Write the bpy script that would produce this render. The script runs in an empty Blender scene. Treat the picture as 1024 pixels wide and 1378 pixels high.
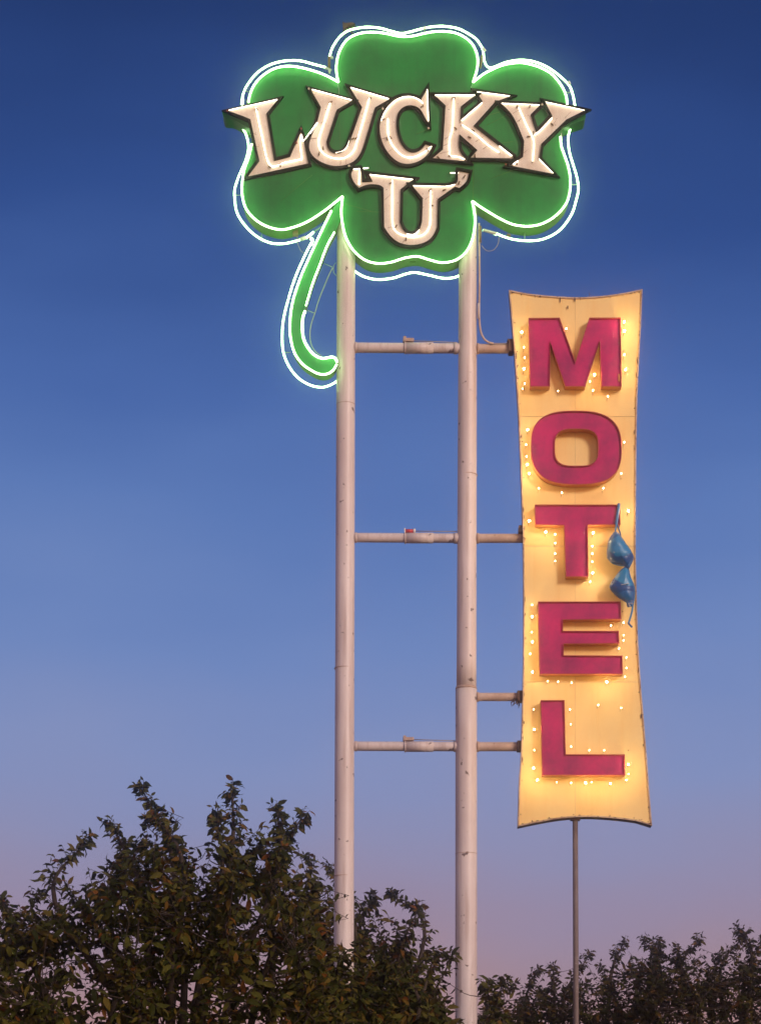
import bpy, bmesh, math, random
import numpy as np
from mathutils import Vector, Matrix, noise
from mathutils.geometry import tessellate_polygon

random.seed(7)
rng = np.random.default_rng(7)
S = bpy.context.scene
COL = S.collection
rad = math.radians

# ------------------------------------------------------------------ camera
cam_d = bpy.data.cameras.new('camera')
cam = bpy.data.objects.new('camera', cam_d)
COL.objects.link(cam)
cam.location = (0, -20, 1.6)
cam.rotation_euler = (rad(90), 0, 0)
cam_d.sensor_fit = 'HORIZONTAL'
cam_d.sensor_width = 36
cam_d.lens = 3000 / 1024 * 36
cam_d.shift_y = (1700 - 689) / 1024
cam_d.clip_start = 0.1
cam_d.clip_end = 6000
S.camera = cam

# ------------------------------------------------------------------ sky, sun, exposure
def lin(r, g, b):
    f = lambda c: (c / 255 / 12.92) if c / 255 <= 0.04045 else ((c / 255 + 0.055) / 1.055) ** 2.4
    return (f(r), f(g), f(b), 1)

W = bpy.data.worlds.new('World'); S.world = W; W.use_nodes = True
nt = W.node_tree; nt.nodes.clear()
def N(nt, t, **kw):
    n = nt.nodes.new(t)
    for k, v in kw.items(): setattr(n, k, v)
    return n
def ramp(nt, stops, interp='LINEAR'):
    r = N(nt, 'ShaderNodeValToRGB'); r.color_ramp.interpolation = interp
    e = r.color_ramp.elements
    while len(e) > 1: e.remove(e[-1])
    e[0].position = stops[0][0]; e[0].color = stops[0][1]
    for p, c in stops[1:]:
        x = e.new(p); x.color = c
    return r
tc = N(nt, 'ShaderNodeTexCoord')
sep = N(nt, 'ShaderNodeSeparateXYZ'); nt.links.new(tc.outputs['Generated'], sep.inputs[0])
ns = N(nt, 'ShaderNodeTexNoise'); ns.inputs['Scale'].default_value = 5; ns.inputs['Detail'].default_value = 3
mp = N(nt, 'ShaderNodeMapping'); mp.inputs['Scale'].default_value = (1, 1, 3.2)
nt.links.new(tc.outputs['Generated'], mp.inputs[0]); nt.links.new(mp.outputs[0], ns.inputs['Vector'])
m1 = N(nt, 'ShaderNodeMath', operation='MULTIPLY_ADD'); m1.inputs[1].default_value = 0.075; m1.inputs[2].default_value = -0.0375
nt.links.new(ns.outputs['Fac'], m1.inputs[0])
m2 = N(nt, 'ShaderNodeMath', operation='ADD'); nt.links.new(m1.outputs[0], m2.inputs[0]); nt.links.new(sep.outputs['Z'], m2.inputs[1])
SKY = [(0.0, (178, 130, 128)), (0.107, (174, 136, 137)), (0.130, (163, 137, 149)), (0.155, (151, 138, 164)), (0.185, (141, 143, 179)),
       (0.225, (130, 145, 190)), (0.27, (111, 136, 190)), (0.32, (92, 122, 182)), (0.37, (73, 104, 168)),
       (0.43, (49, 78, 140)), (0.475, (37, 61, 115)), (0.52, (28, 49, 97)), (0.7, (22, 38, 84)), (1.0, (16, 28, 66))]
r_e = ramp(nt, [(p, lin(*c)) for p, c in SKY]); nt.links.new(m2.outputs[0], r_e.inputs[0])
GLOW = [(0.0, (255, 176, 120)), (0.12, (250, 188, 150)), (0.3, (190, 178, 196)), (0.55, (88, 112, 168)), (1.0, (18, 32, 72))]
r_w = ramp(nt, [(p, lin(*c)) for p, c in GLOW]); nt.links.new(m2.outputs[0], r_w.inputs[0])
dot = N(nt, 'ShaderNodeVectorMath', operation='DOT_PRODUCT'); dot.inputs[1].default_value = (0.55, -0.83, 0)
nt.links.new(tc.outputs['Generated'], dot.inputs[0])
mr = N(nt, 'ShaderNodeMapRange', interpolation_type='SMOOTHSTEP'); mr.inputs['From Min'].default_value = -0.45; mr.inputs['From Max'].default_value = 0.9
nt.links.new(dot.outputs['Value'], mr.inputs['Value'])
mx = N(nt, 'ShaderNodeMix', data_type='RGBA'); nt.links.new(mr.outputs[0], mx.inputs[0])
nt.links.new(r_e.outputs[0], mx.inputs[6]); nt.links.new(r_w.outputs[0], mx.inputs[7])
bg = N(nt, 'ShaderNodeBackground'); bg.inputs['Strength'].default_value = 1.0
out = N(nt, 'ShaderNodeOutputWorld')
nt.links.new(mx.outputs[2], bg.inputs[0]); nt.links.new(bg.outputs[0], out.inputs[0])

sun_d = bpy.data.lights.new('afterglow', 'SUN'); sun_d.energy = 2.2; sun_d.angle = rad(14); sun_d.color = (1.0, 0.80, 0.70)
sun = bpy.data.objects.new('afterglow', sun_d); COL.objects.link(sun)
SUN_DIR = Vector((0.60, -0.80, 0.34)).normalized()        # where the light comes from
sun.rotation_euler = SUN_DIR.to_track_quat('Z', 'Y').to_euler()

S.view_settings.view_transform = 'Standard'; S.view_settings.look = 'None'
S.view_settings.exposure = 0; S.view_settings.gamma = 1; S.view_settings.use_curve_mapping = False
S.render.engine = 'CYCLES'
S.cycles.use_denoising = True
S.cycles.max_bounces = 6; S.cycles.sample_clamp_indirect = 4; S.cycles.volume_bounces = 2

# ------------------------------------------------------------------ helpers
def V(px, py, y=0.0):
    """photo pixel -> world point on the plane at depth y (metres behind the sign faces)"""
    d = 20 + y
    return Vector(((px - 512) / 3000 * d, y, 1.6 + (1700 - py) / 3000 * d))
PX = 1 / 150.0

def mat(name, base=(0.5, 0.5, 0.5), rough=0.5, metal=0.0, emit=None, es=0.0, spec=0.5):
    m = bpy.data.materials.new(name); m.use_nodes = True
    b = m.node_tree.nodes['Principled BSDF']
    b.inputs['Base Color'].default_value = (*base, 1); b.inputs['Roughness'].default_value = rough
    b.inputs['Metallic'].default_value = metal; b.inputs['Specular IOR Level'].default_value = spec
    if emit: b.inputs['Emission Color'].default_value = (*emit, 1); b.inputs['Emission Strength'].default_value = es
    return m
def worn(name, base, dirt, amount=0.5, scale=3.0, rough=0.5, speck=None, speck_amt=0.66, stretch=(1, 1, 1), spec=0.4, bump=0.15, streak=0.0):
    """paint with cloudy dirt, vertical streaks and small chips"""
    m = mat(name, base, rough, spec=spec); t = m.node_tree; b = t.nodes['Principled BSDF']
    tc = N(t, 'ShaderNodeTexCoord'); mp = N(t, 'ShaderNodeMapping'); mp.inputs['Scale'].default_value = stretch
    t.links.new(tc.outputs['Object'], mp.inputs[0])
    n1 = N(t, 'ShaderNodeTexNoise'); n1.inputs['Scale'].default_value = scale; n1.inputs['Detail'].default_value = 6; n1.inputs['Roughness'].default_value = 0.62
    t.links.new(mp.outputs[0], n1.inputs['Vector'])
    r1 = ramp(t, [(0.38, (0, 0, 0, 1)), (0.72, (amount,) * 3 + (1,))]); t.links.new(n1.outputs['Fac'], r1.inputs[0])
    mx1 = N(t, 'ShaderNodeMix', data_type='RGBA'); t.links.new(r1.outputs[0], mx1.inputs[0])
    mx1.inputs[6].default_value = (*base, 1); mx1.inputs[7].default_value = (*dirt, 1)
    last = mx1
    if streak:
        mp2 = N(t, 'ShaderNodeMapping'); mp2.inputs['Scale'].default_value = (9, 9, 0.55); t.links.new(tc.outputs['Object'], mp2.inputs[0])
        n3 = N(t, 'ShaderNodeTexNoise'); n3.inputs['Scale'].default_value = 2.2; n3.inputs['Detail'].default_value = 5; t.links.new(mp2.outputs[0], n3.inputs['Vector'])
        r3 = ramp(t, [(0.5, (0, 0, 0, 1)), (0.78, (streak,) * 3 + (1,))]); t.links.new(n3.outputs['Fac'], r3.inputs[0])
        mx3 = N(t, 'ShaderNodeMix', data_type='RGBA'); t.links.new(r3.outputs[0], mx3.inputs[0]); t.links.new(last.outputs[2], mx3.inputs[6]); mx3.inputs[7].default_value = (*dirt, 1)
        last = mx3
    if speck:
        n2 = N(t, 'ShaderNodeTexNoise'); n2.inputs['Scale'].default_value = scale * 9; n2.inputs['Detail'].default_value = 2
        t.links.new(tc.outputs['Object'], n2.inputs['Vector'])
        r2 = ramp(t, [(speck_amt, (0, 0, 0, 1)), (speck_amt + 0.04, (0.9, 0.9, 0.9, 1))]); t.links.new(n2.outputs['Fac'], r2.inputs[0])
        mx2 = N(t, 'ShaderNodeMix', data_type='RGBA'); t.links.new(r2.outputs[0], mx2.inputs[0])
        t.links.new(last.outputs[2], mx2.inputs[6]); mx2.inputs[7].default_value = (*speck, 1)
        last = mx2
    t.links.new(last.outputs[2], b.inputs['Base Color'])
    bp = N(t, 'ShaderNodeBump'); bp.inputs['Strength'].default_value = bump; bp.inputs['Distance'].default_value = 0.01
    t.links.new(n1.outputs['Fac'], bp.inputs['Height']); t.links.new(bp.outputs[0], b.inputs['Normal'])
    return m

M = {}
M['green'] = worn('green_enamel', (0.018, 0.265, 0.042), (0.020, 0.125, 0.022), 0.9, 2.1, 0.42, speck=(0.20, 0.24, 0.12), speck_amt=0.77, streak=0.35)
M['green_side'] = worn('neon_tinted_green_metal', (0.10, 0.26, 0.03), (0.10, 0.13, 0.03), 0.7, 4, 0.5, speck=(0.10, 0.07, 0.03), speck_amt=0.72)  # olive-lime tone has the neon's light mixed into the base colour
M['dark'] = worn('dark_brown_paint', (0.006, 0.004, 0.003), (0.030, 0.010, 0.006), 0.5, 9, 0.8, spec=0.08)
M['cream'] = worn('cream_enamel', (0.90, 0.86, 0.71), (0.60, 0.44, 0.28), 0.5, 5.5, 0.4, speck=(0.30, 0.16, 0.06), speck_amt=0.70, streak=0.3)
M['yellow'] = worn('cream_yellow_enamel', (0.95, 0.73, 0.30), (0.88, 0.55, 0.15), 0.6, 1.3, 0.5, speck=(0.36, 0.15, 0.04), speck_amt=0.745, streak=0.32)
M['magenta'] = worn('magenta_paint', (0.58, 0.010, 0.150), (0.21, 0.009, 0.100), 0.9, 3.2, 0.42, speck=(0.50, 0.10, 0.14), speck_amt=0.76)
M['magenta_lip'] = mat('magenta_edge', (0.38, 0.03, 0.06), 0.5)
M['return'] = worn('letter_return', (0.62, 0.26, 0.09), (0.42, 0.12, 0.04), 0.6, 5, 0.5)
M['rim'] = worn('pale_trim_metal', (0.66, 0.52, 0.36), (0.20, 0.09, 0.04), 0.9, 7, 0.4, speck=(0.06, 0.03, 0.02), speck_amt=0.62)
M['cab'] = worn('brown_cabinet_metal', (0.060, 0.038, 0.030), (0.13, 0.05, 0.02), 0.6, 6, 0.5)
M['pole'] = worn('pinkish_white_pole_paint', (0.76, 0.68, 0.64), (0.46, 0.35, 0.30), 0.55, 1.6, 0.42, speck=(0.13, 0.08, 0.06), speck_amt=0.675, stretch=(1, 1, 0.5), streak=0.9)
M['rusty'] = worn('rusty_pipe_paint', (0.60, 0.47, 0.39), (0.34, 0.20, 0.12), 0.75, 5, 0.55, speck=(0.14, 0.06, 0.03), speck_amt=0.66)
M['bare'] = worn('grey_brown_steel', (0.20, 0.155, 0.14), (0.11, 0.06, 0.04), 0.6, 5, 0.55)
M['wire'] = mat('insulated_wire', (0.36, 0.30, 0.26), 0.5)
M['redpaint'] = mat('red_plastic', (0.60, 0.05, 0.03), 0.4)
M['whitepaint'] = mat('white_plastic', (0.8, 0.78, 0.75), 0.4)
M['neon'] = mat('lit_green_neon', (0.7, 0.9, 0.7), 0.2, emit=(0.54, 1.0, 0.42), es=7.0)
M['neon_white'] = mat('lit_warm_white_neon', (0.9, 0.85, 0.8), 0.2, emit=(1.0, 0.88, 0.70), es=3.8)
M['glass'] = mat('unlit_glass_tube', (0.34, 0.50, 0.32), 0.15)
M['socket'] = mat('electrode_housing', (0.20, 0.12, 0.04), 0.4)
M['blackglass'] = mat('blocked_tube_end', (0.30, 0.07, 0.03), 0.3)
M['dim_bulb'] = mat('dim_clear_bulb', (1, 0.9, 0.7), 0.2, emit=(1.0, 0.66, 0.30), es=60)
M['bulb'] = mat('lit_clear_bulb', (1, 0.9, 0.7), 0.2, emit=(1.0, 0.68, 0.33), es=215)
M['bark'] = worn('tree_bark', (0.060, 0.042, 0.030), (0.03, 0.02, 0.015), 0.7, 20, 0.9)
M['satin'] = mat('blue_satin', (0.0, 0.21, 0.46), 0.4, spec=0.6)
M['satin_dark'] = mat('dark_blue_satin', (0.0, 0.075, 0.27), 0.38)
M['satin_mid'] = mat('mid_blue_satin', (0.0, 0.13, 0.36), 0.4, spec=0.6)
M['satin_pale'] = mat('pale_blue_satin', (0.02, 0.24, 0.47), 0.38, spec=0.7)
M['metalring'] = mat('small_metal_clasp', (0.75, 0.75, 0.72), 0.25, metal=0.8)
for k in ('satin', 'satin_dark', 'satin_mid', 'satin_pale'):
    t = M[k].node_tree; b = t.nodes['Principled BSDF']; b.inputs['Sheen Weight'].default_value = 0.3
    n = N(t, 'ShaderNodeTexNoise'); n.inputs['Scale'].default_value = 26; n.inputs['Detail'].default_value = 3
    bp = N(t, 'ShaderNodeBump'); bp.inputs['Strength'].default_value = 0.12; bp.inputs['Distance'].default_value = 0.01
    t.links.new(n.outputs['Fac'], bp.inputs['Height']); t.links.new(bp.outputs[0], b.inputs['Normal'])
def leafmat(name, stops):
    m = mat(name, (0.05, 0.05, 0.02), 0.75, spec=0.06); t = m.node_tree; b = t.nodes['Principled BSDF']
    g = N(t, 'ShaderNodeNewGeometry'); o = N(t, 'ShaderNodeObjectInfo')
    ad = N(t, 'ShaderNodeMath', operation='ADD'); fr = N(t, 'ShaderNodeMath', operation='FRACT')
    t.links.new(g.outputs['Random Per Island'], ad.inputs[0]); t.links.new(o.outputs['Random'], ad.inputs[1]); t.links.new(ad.outputs[0], fr.inputs[0])
    r = ramp(t, stops); t.links.new(fr.outputs[0], r.inputs[0]); t.links.new(r.outputs[0], b.inputs['Base Color'])
    b.inputs['Subsurface Weight'].default_value = 0
    return m
M['leaf'] = leafmat('broad_leaves', [(0, (0.014, 0.018, 0.003, 1)), (0.3, (0.036, 0.040, 0.007, 1)), (0.6, (0.070, 0.068, 0.012, 1)), (0.84, (0.100, 0.078, 0.014, 1)), (0.96, (0.11, 0.060, 0.011, 1)), (1, (0.15, 0.050, 0.009, 1))])
M['leaf_fine'] = leafmat('small_leaves', [(0, (0.014, 0.017, 0.004, 1)), (0.5, (0.036, 0.036, 0.008, 1)), (0.85, (0.070, 0.050, 0.011, 1)), (1, (0.10, 0.045, 0.010, 1))])

def thing(name, label, cat, loc, group=None):
    o = bpy.data.objects.new(name, None); o.empty_display_size = 0.2; COL.objects.link(o)
    o.location = loc; o['label'] = label; o['category'] = cat
    if group: o['group'] = group
    return o
def root_of(p):
    while p.parent: p = p.parent
    return p
def link(name, verts, faces, m, parent=None, smooth=False, at=None):
    """mesh given in world coordinates, re-based to its own origin"""
    vs = [Vector(v) for v in verts]
    if at is None:
        lo = Vector([min(v[i] for v in vs) for i in range(3)]); hi = Vector([max(v[i] for v in vs) for i in range(3)])
        at = (lo + hi) / 2
    me = bpy.data.meshes.new(name); me.from_pydata([v - at for v in vs], [], faces)
    me.materials.append(M[m] if isinstance(m, str) else m)
    if smooth: me.polygons.foreach_set('use_smooth', [True] * len(me.polygons))
    me.update()
    o = bpy.data.objects.new(name, me); COL.objects.link(o)
    if parent is not None:
        pw = Vector((0, 0, 0)); q = parent
        while q is not None: pw += q.location; q = q.parent
        o.parent = parent; o.location = at - pw
    else: o.location = at
    return o

def catmull(pts, closed=False, sub=5):
    P = [np.array(p, float) for p in pts]; n = len(P); res = []
    rngi = range(n if closed else n - 1)
    for i in rngi:
        p0 = P[(i - 1) % n] if (closed or i > 0) else 2 * P[0] - P[1]
        p1 = P[i]; p2 = P[(i + 1) % n]
        p3 = P[(i + 2) % n] if (closed or i + 2 < n) else 2 * P[-1] - P[-2]
        for k in range(sub):
            t = k / sub
            res.append(0.5 * ((2 * p1) + (-p0 + p2) * t + (2 * p0 - 5 * p1 + 4 * p2 - p3) * t * t + (-p0 + 3 * p1 - 3 * p2 + p3) * t ** 3))
    if not closed: res.append(P[-1])
    return [tuple(r) for r in res]

def sweep(pts, r, sides=8, cap=True, r1=None):
    """tube along 3-D points -> verts, faces"""
    P = [Vector(p) for p in pts]; n = len(P); vs = []; fs = []
    ref = None
    for i, p in enumerate(P):
        t = (P[min(i + 1, n - 1)] - P[max(i - 1, 0)])
        if t.length < 1e-9: t = Vector((0, 0, 1))
        t.normalize()
        if ref is None:
            ref = t.orthogonal().normalized()
        ref = (ref - t * ref.dot(t))
        if ref.length < 1e-6: ref = t.orthogonal()
        ref.normalize(); b = t.cross(ref)
        rr = r if r1 is None else r + (r1 - r) * i / max(1, n - 1)
        for k in range(sides):
            a = 2 * math.pi * k / sides
            vs.append(p + (ref * math.cos(a) + b * math.sin(a)) * rr)
    for i in range(n - 1):
        for k in range(sides):
            k2 = (k + 1) % sides
            fs.append((i * sides + k, i * sides + k2, (i + 1) * sides + k2, (i + 1) * sides + k))
    if cap:
        fs.append(tuple(range(sides - 1, -1, -1))); fs.append(tuple((n - 1) * sides + k for k in range(sides)))
    return vs, fs
def merge(parts):
    V_, F_ = [], []
    for v, f in parts:
        o = len(V_); V_ += list(v); F_ += [tuple(i + o for i in q) for q in f]
    return V_, F_
def tube(name, pxs, y, r, m, parent, sub=5, smooth=True, sides=8, cat=True):
    pts = [(*p, y) if len(p) == 2 else p for p in pxs]
    if cat and len(pts) > 2: pts = catmull(pts, False, sub)
    v, f = sweep([V(p[0], p[1], p[2]) for p in pts], r, sides)
    return link(name, v, f, m, parent, smooth)

def area2(p): return sum(p[i][0] * p[(i + 1) % len(p)][1] - p[(i + 1) % len(p)][0] * p[i][1] for i in range(len(p)))
def offset(poly, d, limit=2.2):
    """grow a pixel polygon outward by d pixels, mitred"""
    s = 1 if area2(poly) > 0 else -1
    n = len(poly); res = []
    for i in range(n):
        a = Vector(poly[i - 1][:2]); b = Vector(poly[i][:2]); c = Vector(poly[(i + 1) % n][:2])
        e1 = (b - a).normalized(); e2 = (c - b).normalized()
        n1 = Vector((e1.y, -e1.x)) * s; n2 = Vector((e2.y, -e2.x)) * s
        m = n1 + n2
        if m.length < 1e-4: m = n1
        m.normalize(); k = 1 / max(0.25, m.dot(n1))
        res.append(tuple(b + m * d * min(k, limit)))
    return res
def prism(poly, y0, y1, back=True, jitter=None):
    """solid with the outline seen in the photo at its front y0, going straight back to y1"""
    F = [V(x, z, y0) for x, z in poly]; n = len(F)
    B = [Vector((p.x, y1, p.z)) for p in F]
    tris = tessellate_polygon([[Vector((p.x, p.z, 0)) for p in F]])
    vs = F + B; fs = []
    for t in tris:
        t = list(t); nrm = (F[t[1]] - F[t[0]]).cross(F[t[2]] - F[t[0]])
        if nrm.y > 0: t.reverse()
        fs.append(tuple(t))
        if back: fs.append(tuple(n + i for i in reversed(t)))
    for i in range(n):
        j = (i + 1) % n; fs.append((i, j, n + j, n + i))
    return vs, fs
def ring(inner, outer, y0, y1):
    """wall between two loops of equal length"""
    n = len(inner); a = [V(*p, y0) for p in inner]; b = [V(*p, y0) for p in outer]
    vs = a + b + [Vector((p.x, y1, p.z)) for p in a] + [Vector((p.x, y1, p.z)) for p in b]; fs = []
    for i in range(n):
        j = (i + 1) % n
        fs += [(i, j, n + j, n + i), (n + i, n + j, 3 * n + j, 3 * n + i), (j, i, 2 * n + i, 2 * n + j), (2 * n + j, 2 * n + i, 3 * n + i, 3 * n + j)]
    return vs, fs
def box(c, s):
    c = Vector(c); x, y, z = s[0] / 2, s[1] / 2, s[2] / 2
    vs = [c + Vector((a * x, b * y, d * z)) for a in (-1, 1) for b in (-1, 1) for d in (-1, 1)]
    return vs, [(0, 1, 3, 2), (4, 6, 7, 5), (0, 4, 5, 1), (2, 3, 7, 6), (0, 2, 6, 4), (1, 5, 7, 3)]
def bevel(o, w, seg=2):
    md = o.modifiers.new('bevel', 'BEVEL'); md.width = w; md.segments = seg; md.limit_method = 'ANGLE'
    return o

# ------------------------------------------------------------------ ground
gm = worn('dry_ground', (0.085, 0.07, 0.055), (0.05, 0.045, 0.03), 0.8, 0.6, 0.95, speck=(0.12, 0.11, 0.09), speck_amt=0.6)
g = link('ground', [(-44, -29, 0), (44, -29, 0), (44, 59, 0), (-44, 59, 0)], [(0, 1, 2, 3)], gm)
g['kind'] = 'structure'

# ------------------------------------------------------------------ pylon frame
PY = 0.105                                   # depth of the pole axes
frame = thing('sign_frame', 'tall pinkish white twin pole steel frame with pipe crossbars carrying both signs', 'sign frame', (0.25, PY, 0))
def pole_geo(top, bot, w0, w1, y, n=18, sides=28, wob=0.0):
    pts = []
    for i in range(n + 1):
        t = i / n; pts.append((V(top[0] + (bot[0] - top[0]) * t, top[1] + (bot[1] - top[1]) * t, y), (w0 + (w1 - w0) * t) / 2 * PX))
    vs, fs = [], []
    for p, r in pts:
        for k in range(sides):
            a = 2 * math.pi * k / sides; vs.append(p + Vector((math.cos(a) * r, math.sin(a) * r, 0)))
    for i in range(n):
        for k in range(sides):
            k2 = (k + 1) % sides; fs.append((i * sides + k2, i * sides + k, (i + 1) * sides + k, (i + 1) * sides + k2))
    fs.append(tuple(range(sides))); fs.append(tuple(n * sides + k for k in reversed(range(sides))))
    return vs, fs
link('pole', *pole_geo((466.3, 150), (460.6, 1941), 24.4, 28.6, PY), 'pole', frame, True)
link('pole', *pole_geo((630.2, 150), (627.6, 928), 24.0, 27.0, PY), 'pole', frame, True)
link('pole', *pole_geo((627.3, 927.5), (627.2, 1941), 29.2, 30.6, PY), 'pole', frame, True)
link('pole_cap', *pole_geo((627.3, 925), (627.3, 928.6), 28.3, 29.6, PY, n=1), 'rusty', frame, True)
for X_, Z_, W_ in ((465.2, 545, 25.4), (463.0, 900, 26.5), (461.9, 1180, 27.2), (629.6, 640, 25.8), (627.3, 1150, 29.6)):
    link('weld_seam', *pole_geo((X_, Z_ - .35), (X_, Z_ + .35), W_ + .45, W_ + .45, PY, n=1), 'rusty', frame, True)
def bar(x0, x1, py, w, m='pole', y=PY, dy=0):
    n = 6; pts = [V(x0 + (x1 - x0) * i / n, py + dy * i / n, y) for i in range(n + 1)]
    v, f = sweep(pts, w / 2 * PX, 18)
    return link('crossbar', v, f, m, frame, True)
def collar(x, py, w, l, m='pole', y=PY):
    v, f = sweep([V(x - l / 2, py, y), V(x + l / 2, py, y)], w / 2 * PX, 18)
    return link('weld_collar', v, f, m, frame, True)
for py, w, dy in ((467.5, 13.2, 1.2), (723.5, 12.4, 0.9), (1004.5, 12.6, 0.6)):
    bar(468, 626, py, w, dy=dy)
    collar(479, py, w + 1.4, 2.5); collar(613, py + dy, w + 1.8, 5)
# sleeves, clamps and guy wires on the crossbars
for py, w, dy in ((467.5, 13.2, 1.2), (723.5, 12.4, 0.9), (1004.5, 12.6, 0.6)):
    sl = collar(545, py + 0.5, w + 3.2, 1.6); sl.name = 'sleeve'; sl = collar(564, py + 0.6, w + 1.5, 38); sl.name = 'sleeve'
    if py < 700 or py > 900:
        c = V(549.5, py - w / 2 - 3, PY)
        bevel(link('clamp', *box(c, (15 * PX, 0.05, 4.6 * PX)), 'rusty', frame), 0.004)
        bevel(link('clamp', *box(c + Vector((-5 * PX, -0.01, 0.4 * PX)), (4 * PX, 0.06, 7 * PX)), 'rusty', frame), 0.004)
        v, f = sweep([V(557, py - w / 2 - 2.6, PY), V(615, py - w / 2 - 1.4 + dy, PY)], 0.004, 6); link('guy_wire', v, f, 'wire', frame, True)
    else:
        v, f = sweep([V(545.5, py - w / 2 - 2.6, PY), V(556, py - w / 2 - 2.6, PY)], 2.5 * PX, 12); link('clamp', v, f, 'redpaint', frame, True)
        v, f = sweep([V(556, py - w / 2 - 2.8, PY), V(559, py - w / 2 - 2.8, PY)], 3.0 * PX, 12); link('clamp', v, f, 'whitepaint', frame, True)
        link('clamp', *box(V(544.8, py - w / 2 - 2.8, PY), (1.6 * PX, 0.04, 6 * PX)), 'whitepaint', frame)
        v, f = sweep([V(559, py - w / 2 - 2.6, PY), V(615, py - w / 2 - 2.0, PY)], 0.004, 6); link('guy_wire', v, f, 'wire', frame, True)
# arms to the tall sign
for py, w, x1, m in ((469, 12.5, 700, 'rusty'), (724.5, 12.0, 712, 'rusty'), (938.2, 11.0, 712, 'rusty'), (1005.2, 12.2, 710, 'rusty')):
    bar(628, x1, py, w, m)
    collar(643, py, w + 2, 3, m)
for (x, y_, sx, sz) in ((687.5, 468, 7, 15), (686, 460.5, 8, 3), (701, 714, 7, 9), (699.5, 938, 8, 13), (699, 1005, 7, 12.5)):
    bevel(link('bracket', *box(V(x, y_, PY - 0.02), (sx * PX, 0.12, sz * PX)), 'cab', frame), 0.004)
# ragged old nest of wire under the third arm
parts = []
for k in range(14):
    a = V(random.uniform(691, 698), random.uniform(939, 943), PY - 0.06); b = a + Vector((random.uniform(-.02, .035), random.uniform(-.03, .03), random.uniform(-.07, -.02)))
    parts.append(sweep([a, (a + b) / 2 + Vector((random.uniform(-.02, .02), 0, 0)), b], 0.006, 5, r1=0.003))
o = link('wire_scrap', *merge(parts), 'cab', frame, True)
# electric conduit beside the right pole
tube('conduit', [(644.5, 300), (645, 340), (645.2, 380), (645, 400), (644.8, 425), (646.5, 444), (651, 455), (657, 460), (664, 462)], PY - 0.05, 1.4 * PX, 'rusty', frame)
link('conduit_joint', *sweep([V(644.2, 408, PY - 0.05), V(644.2, 428, PY - 0.05)], 2.0 * PX, 10), 'pole', frame, True)
link('conduit_joint', *sweep([V(646, 304, PY - 0.05), V(646, 326, PY - 0.05)], 1.9 * PX, 10), 'socket', frame, True)
tube('guy_wire', [(648, 330), (655, 337), (664, 336), (670, 328), (671.5, 318)], PY - 0.04, 0.5 * PX, 'wire', frame)
tube('guy_wire', [(664, 461.5), (676, 461.8), (688, 461.2)], PY - 0.05, 0.5 * PX, 'wire', frame)

# ------------------------------------------------------------------ shamrock sign
sh = thing('shamrock_sign', 'green shamrock sign outlined in green neon with cream lettering on top of the twin poles', 'neon sign', (0.2, 0, V(545, 360).z))
top_l = [(455, 109.5), (452.6, 98), (452.3, 86), (455, 72), (460.5, 60), (468, 51), (478, 45.5), (490, 42.5), (505, 42), (520, 43.8), (533, 46.8), (545, 47.8), (557, 46.8), (571, 43.5), (585, 41.2), (600, 41), (613, 43), (625, 48.5), (635, 57), (641, 68), (643.3, 80), (642, 93), (637, 109.5)]
right_up = [(637, 109.5), (645, 103), (655, 96.2), (674.6, 87.3), (690, 84), (705, 83.6), (722.8, 88), (735, 93.5), (745, 100.5), (755.8, 114), (762, 127), (764, 140)]
right_waist = [(764, 150), (761, 162), (756, 173)]
right_low = [(754.6, 183), (756, 196), (760, 208), (764.5, 221), (767.6, 236), (767.8, 253), (764, 270), (755, 283.5), (743, 294), (728, 301.5), (712.7, 304.3), (700, 303.6), (688, 301), (674, 294.5), (661.9, 287.6), (648, 279), (636, 270.5)]
bottom = [(636, 270.5), (638.5, 284), (639.6, 297), (638.2, 312), (634.5, 326), (627, 339.5), (614, 349.8), (596, 353.6), (578, 349.8), (563, 345.4), (549, 346.4), (538, 349.3), (526, 353), (508.4, 354.7), (491, 350), (475.6, 337.4), (465.4, 320), (460.6, 301.6), (458.8, 284), (460.5, 264)]
left_low = [(460.5, 264), (450, 272.6), (432.2, 286.3), (412, 298.8), (391.6, 306.5), (376.3, 308.8), (358.6, 304.4), (343.3, 295.4), (331, 281.3), (325.6, 263.5), (325.4, 245), (328, 228), (334, 211), (338.2, 193)]
left_waist = [(338.5, 178), (336, 163), (334, 150)]
left_up = [(333.7, 137), (336, 126), (342, 112.7), (353.5, 100.3), (369, 91.2), (386.5, 87.9), (404.3, 89.8), (424.6, 95.2), (440, 101.3), (455, 109.5)]
def sm(p, s=4): return catmull(p, False, s)
c_top, c_ru, c_rl, c_b, c_ll, c_lu = map(sm, (top_l, right_up, right_low, bottom, left_low, left_up))
outline = c_top[:-1] + c_ru + right_waist + c_rl[:-1] + c_b[:-1] + c_ll + left_waist + c_lu[:-1]
DEP = 0.19
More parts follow.
